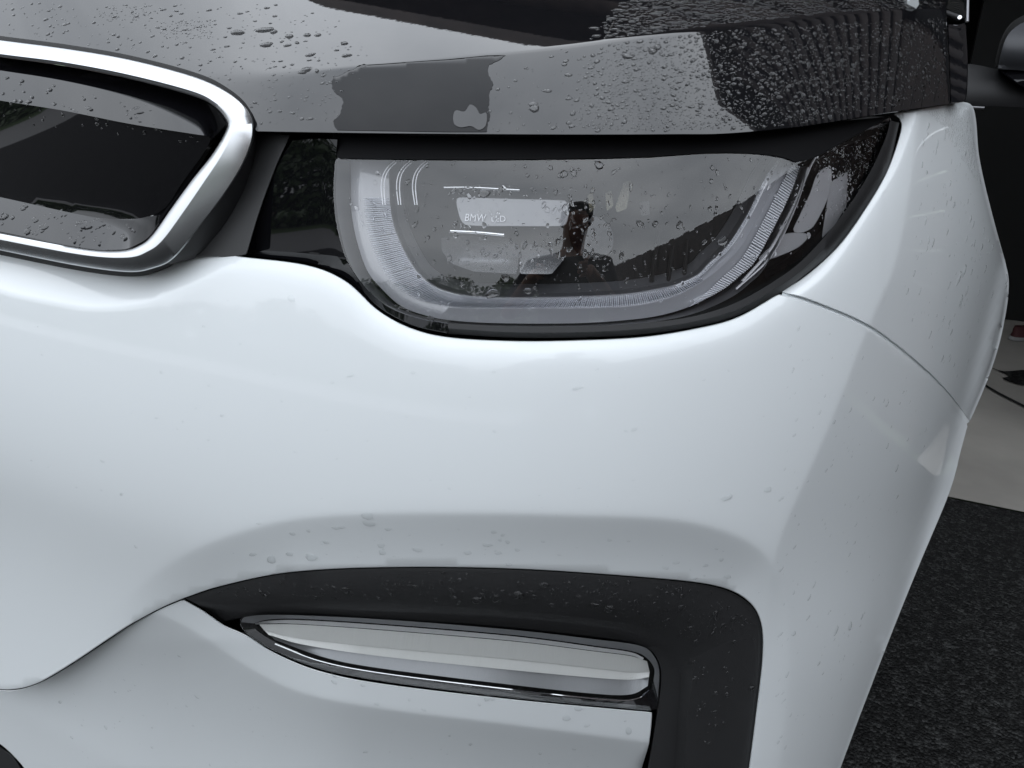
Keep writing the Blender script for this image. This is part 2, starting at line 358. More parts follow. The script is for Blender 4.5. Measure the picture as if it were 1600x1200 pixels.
# ------------------------------------------------------------------ hood
E_px = np.array([-260,0,200,400,700,900,1140,1260,1400,1480,1520]); E_py = np.array([190,196,201,205,209,210,208,196,174,163,158])
K_px = np.array([-260,0,200,400,530,700,870,1000,1140,1300,1420,1520]); K_py = np.array([150,140,132,120,107,92,75,57,40,21,12,8])
def smooth_interp(x, xs, ys):
    c = crv(np.c_[xs, ys], 10); return np.interp(x, c[:, 0], c[:, 1])
te_px = np.arange(-300, 1560, 10.); te_row = smooth_interp(te_px, E_px, E_py)
te_t = B0(te_px, te_row+10)-.012
te_t = np.convolve(np.pad(te_t, 6, mode='reflect', reflect_type='odd'), np.ones(13)/13, 'valid')
def hood(px, py):
    px = np.asarray(px, float); py = np.asarray(py, float)
    pe = smooth_interp(px, E_px, E_py); pk = smooth_interp(px, K_px, K_py); te = np.interp(px, te_px, te_t)
    dep = .00036*(pe-pk)                                     # flank leans back
    u_ = np.clip((pe-py)/(pe-pk), -.3, 1)
    t_fl = te+dep*(u_*.8+.2*u_*u_)
    tk = te+dep
    # top: rises from the crease with a gentle crown, solved along the ray
    d = rays(px, py); rk = rays(px, pk); zk = CAM[2]+rk[:, 2]*tk
    hr = np.hypot(d[:, 0], d[:, 1]); hk = np.hypot(rk[:, 0], rk[:, 1])*tk
    lo = tk*.9; hi = tk+1.6; a, bq = .43, .10
    for _ in range(36):
        m_ = (lo+hi)/2; r_ = m_*hr-hk; r_ = np.clip(r_, -.1, 1.5)
        zs = zk+(a+.30*sstep((520-px)/500))*r_-bq*np.clip(r_, 0, 9)**2; z = CAM[2]+d[:, 2]*m_; s = z < zs
        hi = np.where(s, m_, hi); lo = np.where(s, lo, m_)
    t_top = (lo+hi)/2
    w_ = 3+14*sstep((560-px)/350)
    return np.where(py > pk+40, t_fl, np.where(py < pk-60, t_top, t_fl+softpos(t_top-t_fl, .0006*w_/4)))
he = crv(np.c_[[400,550,700,900,1050,1140,1260,1400,1450,1483],[205,207.5,209,210,209.5,208,196,174,167,162]])
hl = crv([(-150,30),(0,60),(100,73),(200,90),(300,115),(352,138),(387,167),(399,200),(400,205)])
hr_ = [(1483,162),(1482,120),(1480,75),(1478,30),(1476,-34)]
K_line = np.c_[np.arange(500, 1480, 10.), smooth_interp(np.arange(500, 1480, 10.), K_px, K_py)]
fill('hood', join(hl, he, hr_, [(1476,-34),(1400,-36),(-150,-40)]), hood, BK, car, step=7, lines=[K_line], thick=.016, sharp=40)

# the bonnet carries on back to the screen above the picture
bx = np.linspace(-150, 1470, 40); b0_ = P(bx, bx*0-36, hood(bx, bx*0-36)); V = []; F = []
for k_, s_ in enumerate((0, .08, .2, .4, .65, 1.0)):
    for p in b0_: V.append((p[0]*(1-.10*s_), p[1]+(1.0-p[1])*s_, p[2]-.004+(.19*s_-.04*s_*s_)*(1-.5*max(0, p[0])**4)))
for k_ in range(5):
    for i in range(39): F.append((k_*40+i, k_*40+i+1, (k_+1)*40+i+1, (k_+1)*40+i))
obj('bonnet_top', mesh('bonnet_top', V, F), BK, car)
V2 = V[-40:]; V3 = [(x*.88, y+.55, z+.40) for x, y, z in V2]
obj('windscreen', mesh('windscreen', V2+V3, [(i, i+1, i+41, i+40) for i in range(39)]), M['glass'], car)
# ------------------------------------------------------------------ grille
gr = obj('grille', mesh('grille', P([-260,395,360,310,-260],[40,200,320,400,400], B0([-260,395,360,310,-260],[40,200,320,400,400])+.03), [(0,1,2,3,4)]), M['gap'], car)
gO = [(-150,30),(-120,46),(0,63),(100,76),(200,93),(300,119),(352,142),(385,170),(396,206),(382,252),(352,302),(312,355),(272,403),(240,419),(200,425),(120,415),(0,391),(-120,366),(-150,335)]
gRi= [(-150,51),(-120,66),(0,83),(100,96),(200,115),(300,141),(338,160),(362,184),(363,208),(345,245),(318,286),(288,330),(255,375),(232,393),(200,403),(130,399),(0,375),(-120,350),(-150,320)]
gI = [(-150,56),(-120,71),(0,88),(100,102),(200,122),(300,149),(334,165),(354,188),(354,203),(333,240),(300,282),(268,326),(240,366),(220,383),(190,392),(130,389),(0,365),(-120,341),(-150,310)]
Bs = lambda px, py: np.interp(px, te_px, te_t)*0+B0(px, np.clip(py, 150, 2000))   # the grille stands upright
GF = lambda px, py: B0(np.asarray(px, float), np.asarray(py, float))
loft('grille_surround', [(gO, .0), (off(gO, -3), .006), (off(gO, -7), .03)], lambda x, y: GF(x, y)-.012, M['gap'], gr)
loft('side_wall', [(gO[7:17], .0), ([(398,172),(402,212),(396,262),(374,320),(340,372),(312,400),(270,412),(200,422),(120,414),(0,390)], .026)], lambda x, y: GF(x, y)-.012, M['rubber'], gr)
loft('chrome_frame', [(gO, -.012), (off(gO, 2.0), -.015), (gRi, -.026), (off(gRi, 1.2), -.0262), (gI, -.022), (off(gI, .6), -.010)], GF, M['chrome'], gr, sharp=60)
g1 = off(gI, 1)
g2 = [(-150,74),(-120,91),(0,110),(100,126),(200,149),(290,176),(318,188),(334,206),(338,214),(325,240),(296,282),(264,326),(236,366),(216,381),(188,390),(130,387),(0,362),(-120,338),(-150,307)]
g3 = [(-150,118),(-120,136),(0,157),(100,173),(200,193),(300,209),(322,212),(329,215),(328,222),(312,248),(285,285),(264,318),(248,332),(232,338),(205,342),(140,338),(0,308),(-120,284),(-150,258)]
loft('inner_bezel', [(g1, -.018), (off(g1, 3), .004), (g2, [-.006]*8+[-.004]*11)], GF, M['piano'], gr)
loft('grille_panel', [(g2, [-.010]*7+[-.006]*2+[-.008]*10), (g3, [-.024]*7+[-.014]*2+[.022]*10)], GF, M['piano'], gr)
mid = resamp(crv(g3), 6)
fill('grille_centre', np.vstack([mid]), lambda x, y: GF(x, y)+np.interp(y-.13*np.asarray(x), [157,308], [-.024,.022]), M['piano'], gr, thick=0, step=14)
# pillar trim between the grille and the lamp
fill('lamp_side_trim', join(crv([(398,208),(425,209),(453,212)]), crv([(453,212),(430,262),(405,330),(385,396)]), crv([(385,396),(360,401),(330,399),(300,402)]), crv([(300,402),(345,360),(380,300),(398,240),(398,208)])),
     lambda x, y: B0(x, y)+.010, M['trim'], car, step=9)

# ------------------------------------------------------------------ headlight
LT = crv([(456,220),(480,216),(700,222),(1000,221),(1150,211),(1300,196),(1398,180)])
LR = crv([(1398,180),(1405,190),(1404,205),(1383,270),(1348,330),(1308,384),(1257,429),(1215,458)])
LB = crv([(1215,458),(1150,492),(1080,510),(1000,521),(900,526),(800,526),(700,520),(645,507),(594,480),(545,436),(485,411),(387,399)])
winL = [(524,246),(521,300),(526,352),(540,402),(565,442),(602,477),(650,497),(700,506)]
winB = [(700,506),(800,511),(900,511),(1000,506),(1080,496),(1150,474),(1215,437),(1262,400),(1318,335),(1360,270),(1385,215),(1392,188)]
wL, wB = crv(winL), crv(winB)
hl_o = fill('headlight', join(crv([(470,215),(900,225),(1390,185)]), crv([(1390,185),(1330,350),(1200,455),(1000,515),(700,515),(560,440),(470,390)])), lambda x, y: lensB(x, y)+.11, M['bowl'], car, step=20, thick=0)
def panelB(px, py): return B0(px, py)+.0045+.00014*(np.minimum(np.asarray(py, float), 410)-220)*sstep((640-np.asarray(px, float))/140)
fill('trim_panel', join(crv([(457,220),(490,217),(527,218)]), [(527,218),(525,246)], wL, crv([(700,506),(700,520)]), crv([(700,520),(645,507),(594,480),(545,436),(485,411),(387,399)]), crv([(387,399),(408,333),(433,264),(457,220)])), panelB, M['piano'], hl_o, step=8)
loft('lower_rim', [(winB, .016), (off(winB, -1), .0), ([(700,513),(800,519),(900,519),(1000,514),(1080,503),(1150,484),(1215,449),(1260,416),(1313,360),(1354,301),(1384,243),(1398,190)], -.001),
     ([(700,521),(800,527),(900,527),(1000,522),(1080,511),(1150,493),(1218,458),(1258,429),(1309,385),(1349,331),(1385,270),(1405,192)], .006), ([(700,522),(800,528),(900,528),(1000,523),(1080,512),(1150,494),(1219,459),(1259,430),(1310,386),(1350,332),(1386,271),(1406,192)], .02)], panelB, M['rubber'], hl_o)
lens = fill('lens', join(crv([(526,219),(700,223),(1000,222),(1150,212),(1300,197),(1391,183)]), wB[::-1], wL[::-1], [(524,246),(526,219)]), lensB, M['lens'], hl_o, step=7, thick=.004, bevel=.5)
# black mask that paints in the shaded hood underside mirrored at the lamp top
mt_ = crv([(527,247),(700,249),(860,248),(1000,245),(1100,239),(1165,239),(1215,244),(1245,253)])
fill('hood_lip_shade', join(mt_[::-1], crv([(527,247),(520,210)]), crv([(520,210),(900,214),(1300,190),(1392,182)]), crv([(1392,182),(1330,215),(1275,245),(1245,253)])), lambda x, y: lensB(x, y)-.0015, M['lip_shade'], hl_o, step=10, thick=.003, bevel=.5)
U_out = [(549,250),(549,320),(552,350),(560,385),(575,425),(600,455),(625,477),(655,490),(700,500),(780,505),(900,505),(980,500),(1035,492),(1085,476),(1130,452),(1157,430),(1180,408),(1212,350),(1236,300),(1250,260)]
U_mid = [(565,250),(566,310),(569,345),(577,380),(592,415),(612,444),(636,463),(665,474),(712,481),(785,482),(895,482),(970,480),(1020,473),(1063,459),(1103,436),(1130,414),(1158,385),(1190,330),(1212,285),(1228,252)]
U_in = [(608,250),(609,310),(614,345),(622,370),(634,396),(652,425),(675,445),(700,456),(740,464),(800,466),(890,465),(970,461),(1020,454),(1055,446),(1090,430),(1108,412),(1136,385),(1168,335),(1192,285),(1215,250)]
U_in2 = off(U_in, -16)
U_r1 = [(1077,479),(1105,456),(1130,432),(1158,405),(1190,350),(1220,290),(1240,252)]
loft('light_guide', [(off(U_out, 3), .060), (U_out, .022), (U_mid, .020), (U_in, .028), (off(U_in, -2), .034)], lensB, M['guide'], hl_o, sharp=50)
M['arm'] = principled('light_guide_arm', (.50, .51, .55), .15, coat=1)  # lighter copy of the guide: sky light on this arm put into the colour
loft('light_guide_arm', [(U_in[13:], .0265), ([(a+c)/2*1.0 for a, c in zip(np.array(U_in[13:]), np.array(U_out[13:]))], .0215), (U_out[13:], .0212)], lensB, M['arm'], hl_o)
# outer step of the bowl
loft('bowl_edge', [([(527,250),(525,310),(531,355),(542,400),(562,438),(590,468),(625,490),(655,500),(700,507),(780,511),(900,511),(980,507),(1040,500),(1090,488),(1140,466),(1170,444),(1195,418),(1226,358),(1250,305),(1262,258)], .006), (off(U_out, 2), .03)], lensB, M['bowl'], hl_o)
# terraces of the bowl inside the guide
def ring(c, d): return off(c, -d)
steps_ = [(ring(U_in, 2), .034), (ring(U_in, 8), .040), (ring(U_in, 22), .046), (ring(U_in, 23), .052), (ring(U_in, 36), .056), (ring(U_in, 37), .062), (ring(U_in, 52), .068), (ring(U_in, 53), .075), (ring(U_in, 62), .10)]
loft('bowl_terrace', steps_, lensB, M['bowl'], hl_o, sharp=20)
def ribs(name, ca, cb, n, offs, wd, mat):
    a = resamp(crv(ca), 1); b_ = resamp(crv(cb), 1); V = []; F = []
    for i in range(n):
        s = i/n; ia = s*(len(a)-1); ib = s*(len(b_)-1)
        pa = a[int(ia)]; pb = b_[int(ib)]; tg = a[min(int(ia)+2, len(a)-1)]-a[max(int(ia)-2, 0)]; tg = tg/np.hypot(*tg)*wd
        q = np.array([pa-tg, pa+tg, pb+tg, pb-tg, pa, pb]); tt = lensB(q[:, 0], q[:, 1])+offs+np.array([0, 0, 0, 0, -.0016, -.0016]); k_ = len(V)
        V += list(P(q[:, 0], q[:, 1], tt)); F += [(k_, k_+4, k_+5, k_+3), (k_+4, k_+1, k_+2, k_+5), (k_, k_+1, k_+4), (k_+3, k_+5, k_+2)]
    return obj(name, mesh(name, V, F, smooth=False), mat, hl_o, kind='stuff')
ribs('guide_ribs', off(U_in[1:15], 1), off(U_mid[1:15], -1), 190, .0215, 1.1, M['rib'])
ribs('guide_ribs', U_r1, U_out[13:], 70, .0185, 1.3, M['print'])
ribs('guide_ribs', off(U_in[14:], 0), off(U_in[14:], 5), 60, .024, .8, M['rib'])
for dx in (0, 24, 49):
    for s_ in (-2.3, 2.3):
        c = crv([(618+dx+s_*.6,252.5+s_*.5),(607+dx+s_*.8,263+s_*.4),(600+dx+s_,276),(598+dx+s_,294),(600+dx*1.02+s_*.8,320)], 6)
        tube('accent_strip', P(c[:, 0], c[:, 1], lensB(c[:, 0], c[:, 1])+.012), .00042, M['print'], hl_o, seg=6)
def flatp(name, pts, offs, mat, thick=.004, parent=None, step=10, tilt=0, **kw):
    return fill(name, np.array(pts, float), lambda x, y: lensB(x, y)+offs+tilt*(np.asarray(y, float)-np.mean([p[1] for p in pts])), mat, parent or hl_o, step=step, thick=thick, bevel=.7, **kw)
flatp('module_plate', loopcrv([(714,311),(730,309),(800,311),(870,313),(885,316),(888,332),(884,350),(870,353),(800,353),(735,352),(722,346),(716,330)], 4), .030, M['plate'])
flatp('module_hood', [(722,293),(760,288),(806,292),(822,300),(820,310),(722,309)], .040, M['gap'])
flatp('mirrored_head', loopcrv([(892,338),(915,336),(940,342),(957,362),(955,392),(930,404),(905,398),(890,372)], 4), .045, M['piano'])  # black disc imitating the photographer's head mirrored in the cover
flatp('mirrored_torso', [(776,354),(888,354),(896,380),(880,402),(800,372)], .048, M['gap'])  # black plate imitating the photographer's body mirrored in the cover
flatp('reflector_plate', [(690,372),(720,367),(800,374),(812,388),(806,428),(740,424),(706,412),(690,392)], .036, M['mirror'], tilt=-.00045)
flatp('reflector_plate', [(814,376),(860,392),(882,404),(862,428),(812,428)], .038, M['mirror'], tilt=-.00035)
for q_ in ([(918,306),(925,300),(930,324),(922,332)], [(946,302),(955,298),(958,322),(948,330)], [(962,324),(975,284),(986,282),(979,326),(964,332)]):
    flatp('reflector_cell', q_, .030, M['cell'], tilt=-.0005, step=6)
flatp('reflector_cell', [(1000,316),(1014,314),(1015,336),(1002,337)], .034, M['mirror'], tilt=-.0004, step=6)
flatp('railing_reflection', [(996,358),(1028,356),(1026,440),(1008,440)], .05, M['bowl'])  # dark shapes modelled inside the lamp to imitate a mirrored railing
flatp('railing_reflection', [(1032,364),(1074,376),(1070,440),(1030,440)], .05, M['gap'])
for a_, b_ in (((1030,358),(1018,440)), ((1052,384),(1044,440)), ((1075,374),(1068,440))):  # bars of the imitated railing reflection
    s = np.linspace(0, 1, 6); tube('railing_reflection_post', P(a_[0]+(b_[0]-a_[0])*s, a_[1]+(b_[1]-a_[1])*s, lensB(a_[0]+(b_[0]-a_[0])*s, a_[1]+(b_[1]-a_[1])*s)+.042), .0016, M['gap'], hl_o)
for pts in ([(694,293),(740,293),(812,297)], [(704,361),(745,363),(788,367)]):
    c = crv(pts, 6); tube('chrome_bar', P(c[:, 0], c[:, 1], lensB(c[:, 0], c[:, 1])+.028), .0012, M['bright'], hl_o)
def lettering(name, body_, px, py, hpx, depth, mat, parent, field, italic=0, xs=1.0):
    cu = bpy.data.curves.new(name, 'FONT'); cu.body = body_; cu.size = 1; cu.shear = italic; cu.extrude = 0
    o = bpy.data.objects.new(name+'_src', cu); S.collection.objects.link(o); bpy.context.view_layer.update()
    me = bpy.data.meshes.new_from_object(o); bpy.data.objects.remove(o)
    co = np.array([v.co[:] for v in me.vertices]); x = px+co[:, 0]*hpx*1.35*xs; y = py-co[:, 1]*hpx*1.35+co[:, 0]*hpx*.03
    q = P(x, y, field(x, y)+depth)
    for v, c in zip(me.vertices, q): v.co = c
    me.name = name; return obj(name, me, mat, parent)
lettering('lettering', 'BMW', 725, 345, 12, .0282, M['print'], hl_o, lensB, .2, .86)
lettering('lettering', 'LED', 767, 346, 10, .0282, M['print'], hl_o, lensB)
# outer corner of the lamp: side reflectors behind the clear cover
fill('side_housing', join([(1262,258),(1300,235),(1385,205)], crv([(1385,205),(1360,270),(1318,332),(1262,396),(1195,436)]), [(1195,420),(1226,360),(1250,305)]), lambda x, y: lensB(x, y)+.03, M['piano'], hl_o, thick=0, step=14)
flatp('side_reflector', loopcrv([(1290,262),(1299,266),(1296,300),(1283,332),(1266,358),(1240,362),(1250,336),(1266,302),(1276,274)], 4), .016, M['bowl2'])
flatp('side_reflector', loopcrv([(1226,366),(1262,366),(1250,384),(1222,398),(1192,408),(1186,404),(1206,384)], 4), .016, M['bowl2'])
flatp('side_marker', [(1297,286),(1324,268),(1322,322),(1304,352),(1284,372)], .020, M['bowl2'])
for pts, rr in (([(1390,192),(1340,206),(1300,222),(1275,245),(1258,280),(1240,330),(1205,400),(1150,452)], .0009), ([(1262,262),(1250,300),(1226,350),(1200,395),(1160,440)], .0012), ([(1392,240),(1368,285),(1330,345),(1280,398),(1230,434),(1170,468)], .0007)):
    c = crv(pts, 8); tube('reflector_edge', P(c[:, 0], c[:, 1], lensB(c[:, 0], c[:, 1])+.010), rr, M['bowl2'], hl_o, seg=6)

# ------------------------------------------------------------------ fog trim and lower lamp
tO = [(1140,1420),(1166,1240),(1181,1120),(1191,1020),(1186,967),(1160,935),(1108,915),(1000,903),(800,890),(600,888),(450,896),(347,917),(290,935)]
tO2 = [(1134,1420),(1160,1240),(1175,1120),(1185,1022),(1180,971),(1155,941),(1105,921),(1000,909),(800,896),(600,894),(450,901),(350,921),(296,938)]
tR = [(1050,1420),(1066,1240),(1074,1120),(1082,1062),(1075,1024),(1048,996),(1000,978),(920,966),(780,953),(620,944),(480,942),(380,946),(308,944)]
tV = [(1036,1420),(1052,1240),(1060,1120),(1064,1064),(1056,1034),(1034,1012),(990,992),(912,978),(778,965),(620,957),(480,954),(382,956),(318,951)]
tI = [(980,1420),(1008,1240),(1026,1120),(1033,1068),(1030,1036),(1014,1014),(980,1002),(908,992),(776,978),(620,967),(480,959),(384,964),(345,972)]
trimF = lambda x, y: body(x, y)+.004
loft('fog_trim', [(tO, .016), (tO, .002), (tO2, 0), (tR, .004), (tV, .022), (tI, .024), (off(tI, -2), .045)], trimF, M['trim'], car, sharp=50)
Lo = [(376,972),(388,963),(450,961),(600,968),(800,984),(930,999),(1000,1009),(1022,1026),(1030,1050),(1028,1090),(1024,1108),(960,1104),(800,1089),(600,1064),(500,1044),(430,1016),(388,990)]
ctr = np.array([700, 1030.])
lampF = lambda x, y: B0(x, y)+.052+.00003*(np.asarray(y, float)-1030)
Lb = fill('turn_signal', loopcrv(Lo, 5), lambda x, y: lampF(x, y)+.035, M['gap'], car, step=16, thick=0)
fill('lamp_cover', loopcrv(Lo, 5), lampF, M['lens'], Lb, step=9, thick=.006)
L2 = [(396,974),(420,968),(470,967),(600,975),(800,992),(930,1009),(985,1017),(1008,1026),(1022,1044),(1021,1064),(1008,1084),(950,1094),(800,1078),(600,1053),(505,1034),(442,1009),(405,988)]
loft('upper_rim', [(Lo[:10], .0035), (L2[:10], .0075)], lambda x, y: lampF(x, y)-.0015, M['rimgrey'], Lb)
loft('lamp_rim', [(Lo, .004), (L2, .010), (off(L2, 1), .03)], lampF, M['piano'], Lb, closed=True, k=5)
La = [(398,974),(420,970),(470,969),(600,977),(800,994),(930,1011),(985,1019),(1006,1028)]
Lc = [(400,976),(424,974),(470,975),(600,984),(800,1001),(930,1017),(985,1024),(1004,1031)]
loft('chrome_edge', [(La, .006), (Lc, .011)], lampF, M['edge'], Lb)
D1 = [(405,975.5),(470,976),(600,985),(800,1002),(930,1018),(985,1025),(1011,1033)]
D2 = [(412,984),(470,998),(600,1012),(800,1030),(930,1044),(985,1050),(1015,1050)]
D3 = [(420,992),(478,1008),(600,1026),(800,1047),(930,1059),(985,1062),(1014,1058)]
D4 = [(430,1000),(510,1028),(600,1045),(800,1070),(930,1084),(985,1085),(1012,1072)]
loft('diffuser', [(D1, .013), (D2, .014)], lampF, M['diff'], Lb, sharp=20)
loft('diffuser', [(D2, .016), (D3, .012)], lampF, M['diff'], Lb, sharp=20)
loft('lower_reflector', [(D3, .018), (D4, .010)], lampF, M['diff2'], Lb, sharp=20)
c = crv([(430,1006),(502,1033),(600,1052),(800,1077),(950,1093),(995,1091),(1014,1078)], 8)
tube('chrome_edge', P(c[:, 0], c[:, 1], lampF(c[:, 0], c[:, 1])+.004), .0008, M['bright'], Lb, seg=6)

# ------------------------------------------------------------------ far side of the wing, door, mirror
box('wheel_arch', (.55, .50, .25), (.80, 1.25, .95), M['gap'], car)
def bez(o): return np.array(o, float)
# cowl end, screen corner and pillar seen above the wing
rows = [[(x_, y_, z_) for (x_, y_, z_) in r_] for r_ in []]
cowlF = lambda x, y: hood(np.minimum(np.asarray(x, float), 1476), y)+.00012*np.clip(np.asarray(x, float)-1476, 0, 80)
fill('cowl_panel', join([(1486,161),(1485,120),(1483,75),(1482,38)], crv([(1482,38),(1496,40),(1508,36)]), crv([(1508,36),(1511,90),(1510,140),(1507,158)])), lambda x, y: cowlF(x, y)+.01, BK, car, step=8, thick=.02)
fill('windscreen', join([(1436,-60),(1436,-6),(1470,8),(1508,30),(1512,-60)]), lambda x, y: cowlF(x, y)+.06, M['glass'], car, step=10, thick=.02)
q = crv([(1434,4),(1452,10),(1476,20),(1500,29)], 6); tube('screen_seal', P(q[:, 0], q[:, 1], cowlF(q[:, 0], q[:, 1])+.03), .0028, M['rubber'], car)
q = np.linspace(-30, 7, 6); tube('wiper_arm', P(q*0+1426, q, hood(q*0+1426, q)-.004), .005, M['white'], car)
q = crv([(1513,-60),(1512,-10),(1511,34)], 5); tube('pillar_edge', P(q[:, 0], q[:, 1], q[:, 0]*0+1.2), .0028, M['steel'], car)
q = P(np.array([1499.]), np.array([29.]), cowlF(np.array([1499.]), np.array([29.]))+.012)[0]
tube('washer_nozzle', [q, q+np.array([0, -.003, .001])], .0018, M['bright'], car)
# flank behind the wing
V = []; F = []
ys = [.62, .95, 1.3, 1.9, 2.6, 3.2]; prof = [(.80, .25), (.845, .45), (.862, .65), (.862, .80), (.84, .93), (.80, 1.0)]
for y_ in ys:
    for x_, z_ in prof: V.append((x_-.01*(y_-1.6)**2*.3, y_, z_))
for i in range(len(ys)-1):
    for j in range(len(prof)-1): F.append((i*6+j, (i+1)*6+j, (i+1)*6+j+1, i*6+j+1))
F2 = [f for f in F]
obj('door', mesh('door', V, F2[10:]), W_, car)
# front wheel inside the arch
wh = obj('front_wheel', mesh('front_wheel', [(.76+.06*a, .86+.24*math.cos(t_*math.pi/16), .33+.24*math.sin(t_*math.pi/16)) for a in (0, 1) for t_ in range(32)], [tuple(range(32))[::-1], tuple(range(32, 64))], smooth=False), M['steel'], car)
th = np.linspace(0, 2*math.pi, 49); tube('tyre', np.c_[th*0+.78, .86+.28*np.cos(th), .33+.28*np.sin(th)], .055, M['tyre'], wh, seg=10)

mt = 1.5
def mp_(px, py, t=mt): return P(np.array([float(px)]), np.array([float(py)]), np.array([t]))[0]
def solid(name, outline, t0, t1, mat, parent, bulge=.0, step=9, **kw):
    o_ = np.array(outline, float); c_ = o_.mean(0); rmax = np.abs(o_-c_).max(0)
    f_ = lambda x, y: t0-bulge*(1-np.clip(((np.asarray(x)-c_[0])/rmax[0])**2+((np.asarray(y)-c_[1])/rmax[1])**2, 0, 1))
    return fill(name, o_, f_, mat, parent, step=step, thick=t1-t0, bevel=2, **kw)
mr = solid('side_mirror', crv([(1506,101),(1530,104),(1562,111),(1600,116),(1680,120),(1680,168),(1600,166),(1560,164),(1526,163),(1507,158),(1504,130),(1506,101)]), 1.46, 1.56, M['rubber'], car, .015)
solid('mirror_cap', crv([(1561,106),(1566,84),(1574,60),(1588,44),(1610,34),(1660,30),(1720,40),(1740,70),(1740,112),(1640,110),(1561,106)]), 1.42, 1.55, M['cap'], mr, .04)
solid('mirror_shell', crv([(1561,108),(1640,112),(1740,114),(1730,140),(1680,146),(1610,138),(1575,118),(1561,108)]), 1.43, 1.55, M['piano'], mr, .02)
solid('mirror_back', crv([(1556,104),(1562,74),(1574,46),(1592,30),(1620,22),(1700,24),(1745,60),(1745,110),(1640,108),(1556,104)]), 1.46, 1.58, M['gap'], mr, .0)
fb_ = P(np.array([1524., 1537, 1537, 1524]), np.array([163., 166, 169, 169]), np.array([1.5]*4))
tube('flank_strip', P(np.array([1508., 1524, 1537]), np.array([167., 168, 168.5]), np.array([1.35]*3)), .0025, M['steel'], car)

# ------------------------------------------------------------------ ground, garage, surroundings
def sheet(name, lo, hi, z, mat, **kw):
    return obj(name, mesh(name, [(lo[0], lo[1], z), (hi[0], lo[1], z), (hi[0], hi[1], z), (lo[0], hi[1], z)], [(0, 1, 2, 3)], smooth=False), mat, None, kind='structure', **kw)
sheet('ground', (-400, -400), (400, 400), -.012, M['grass'])
sheet('driveway', (-16, -7.5), (4.6, 1.64), 0, M['asphalt'])
sheet('road', (-60, -12.5), (60, -7.5), -.006, M['road'])
sheet('garage_floor', (-1.7, 1.64), (1.62, 6.6), .004, M['concrete'])
ca = np.array([(1.05, 2.63), (1.12, 2.585), (1.17, 2.565), (1.22, 2.53), (1.27, 2.45), (1.34, 2.36), (1.45, 2.31), (1.6, 2.2)])
obj('floor_crack', mesh('floor_crack', [(x, y+.013, .008) for x, y in ca]+[(x, y-.013, .008) for x, y in ca], [(i, i+8, i+9, i+1) for i in range(7)], smooth=False), M['gap'], None, kind='structure')
st_ = loopcrv([(1.25,2.72),(1.30,2.69),(1.38,2.74),(1.5,2.72),(1.52,2.62),(1.42,2.60),(1.34,2.57),(1.29,2.61),(1.31,2.65)], 4)
obj('floor_stain', mesh('floor_stain', [(x, y, .009) for x, y in st_], [tuple(range(len(st_)))], smooth=False), M['asphalt'], None, kind='structure')
def thing(name, loc, label, cat, group=None):
    o = bpy.data.objects.new(name, None); S.collection.objects.link(o); o.location = loc; o['label'] = label; o['category'] = cat
    if group: o['group'] = group
    return o
g = thing('garage', (0, 0, 0), 'dark open garage behind the white car with concrete floor', 'garage')
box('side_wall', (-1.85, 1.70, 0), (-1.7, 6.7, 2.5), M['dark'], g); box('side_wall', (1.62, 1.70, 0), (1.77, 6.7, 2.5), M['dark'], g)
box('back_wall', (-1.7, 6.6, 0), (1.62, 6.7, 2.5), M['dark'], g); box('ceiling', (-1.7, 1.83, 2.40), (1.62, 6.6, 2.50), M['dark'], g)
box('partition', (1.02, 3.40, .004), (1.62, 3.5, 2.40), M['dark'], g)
box('header', (-1.85, 1.70, 2.05), (1.77, 1.83, 2.40), M['brown'], g)
board = None
for i in range(16):
    z0 = 2.16+i*.125; xs_ = -5 if z0 < 2.5 else max(-5, .2+(z0-2.5)/1.3)
    if board is None:
        V = [(-5, 1.68, 0), (6, 1.68, 0), (6, 1.655, 0), (-5, 1.655, 0), (-5, 1.70, .14), (6, 1.70, .14), (6, 1.682, .14), (-5, 1.682, .14)]
        board = mesh('board', V, [(3, 2, 6, 7), (0, 1, 2, 3)[::-1], (7, 6, 5, 4), (0, 4, 5, 1), (0, 3, 7, 4), (1, 5, 6, 2)], smooth=False)
    o = obj('board', board, M['brown'], g); o.scale = ((6-xs_)/11, 1, 1); o.location = (xs_+5*(6-xs_)/11, 0, z0)
for i in range(17):
    for sx in (-5, 1.70):
        o = box('board', (sx, 1.67, .02+i*.126), (sx+(3.22 if sx < 0 else 4.3), 1.69, .14+i*.126), M['brown'], g)
box('roof', (-5.2, 1.52, 2.54), (.06, 7, 2.62), M['brown'], g)
V = [(x, y, z+dz) for y in (1.52, 7) for dz in (0, .08) for x, z in ((.08, 2.50), (1.55, 4.40), (6.2, 4.40))]
obj('roof', mesh('roof', V, [(0,1,4,3),(1,2,5,4),(6,9,10,7),(7,10,11,8),(0,6,7,1),(1,7,8,2),(3,4,10,9),(4,5,11,10),(0,3,9,6),(2,8,11,5)], smooth=False), M['brown'], g)

fn = thing('timber_fence', (3.7, 0, 0), 'tall brown timber fence of upright boards along the right side of the driveway', 'fence')
for i in range(46):
    o = box('board', (.012*(i % 2), -5.2+i*.15, 0), (.025+.012*(i % 2), -5.045+i*.15, 2.1+.02*math.sin(i*2.3)), M['brown'], fn)
box('rail', (.04, -5.2, .5), (.08, 1.65, .6), M['brown'], fn); box('rail', (.04, -5.2, 1.6), (.08, 1.65, 1.7), M['brown'], fn)

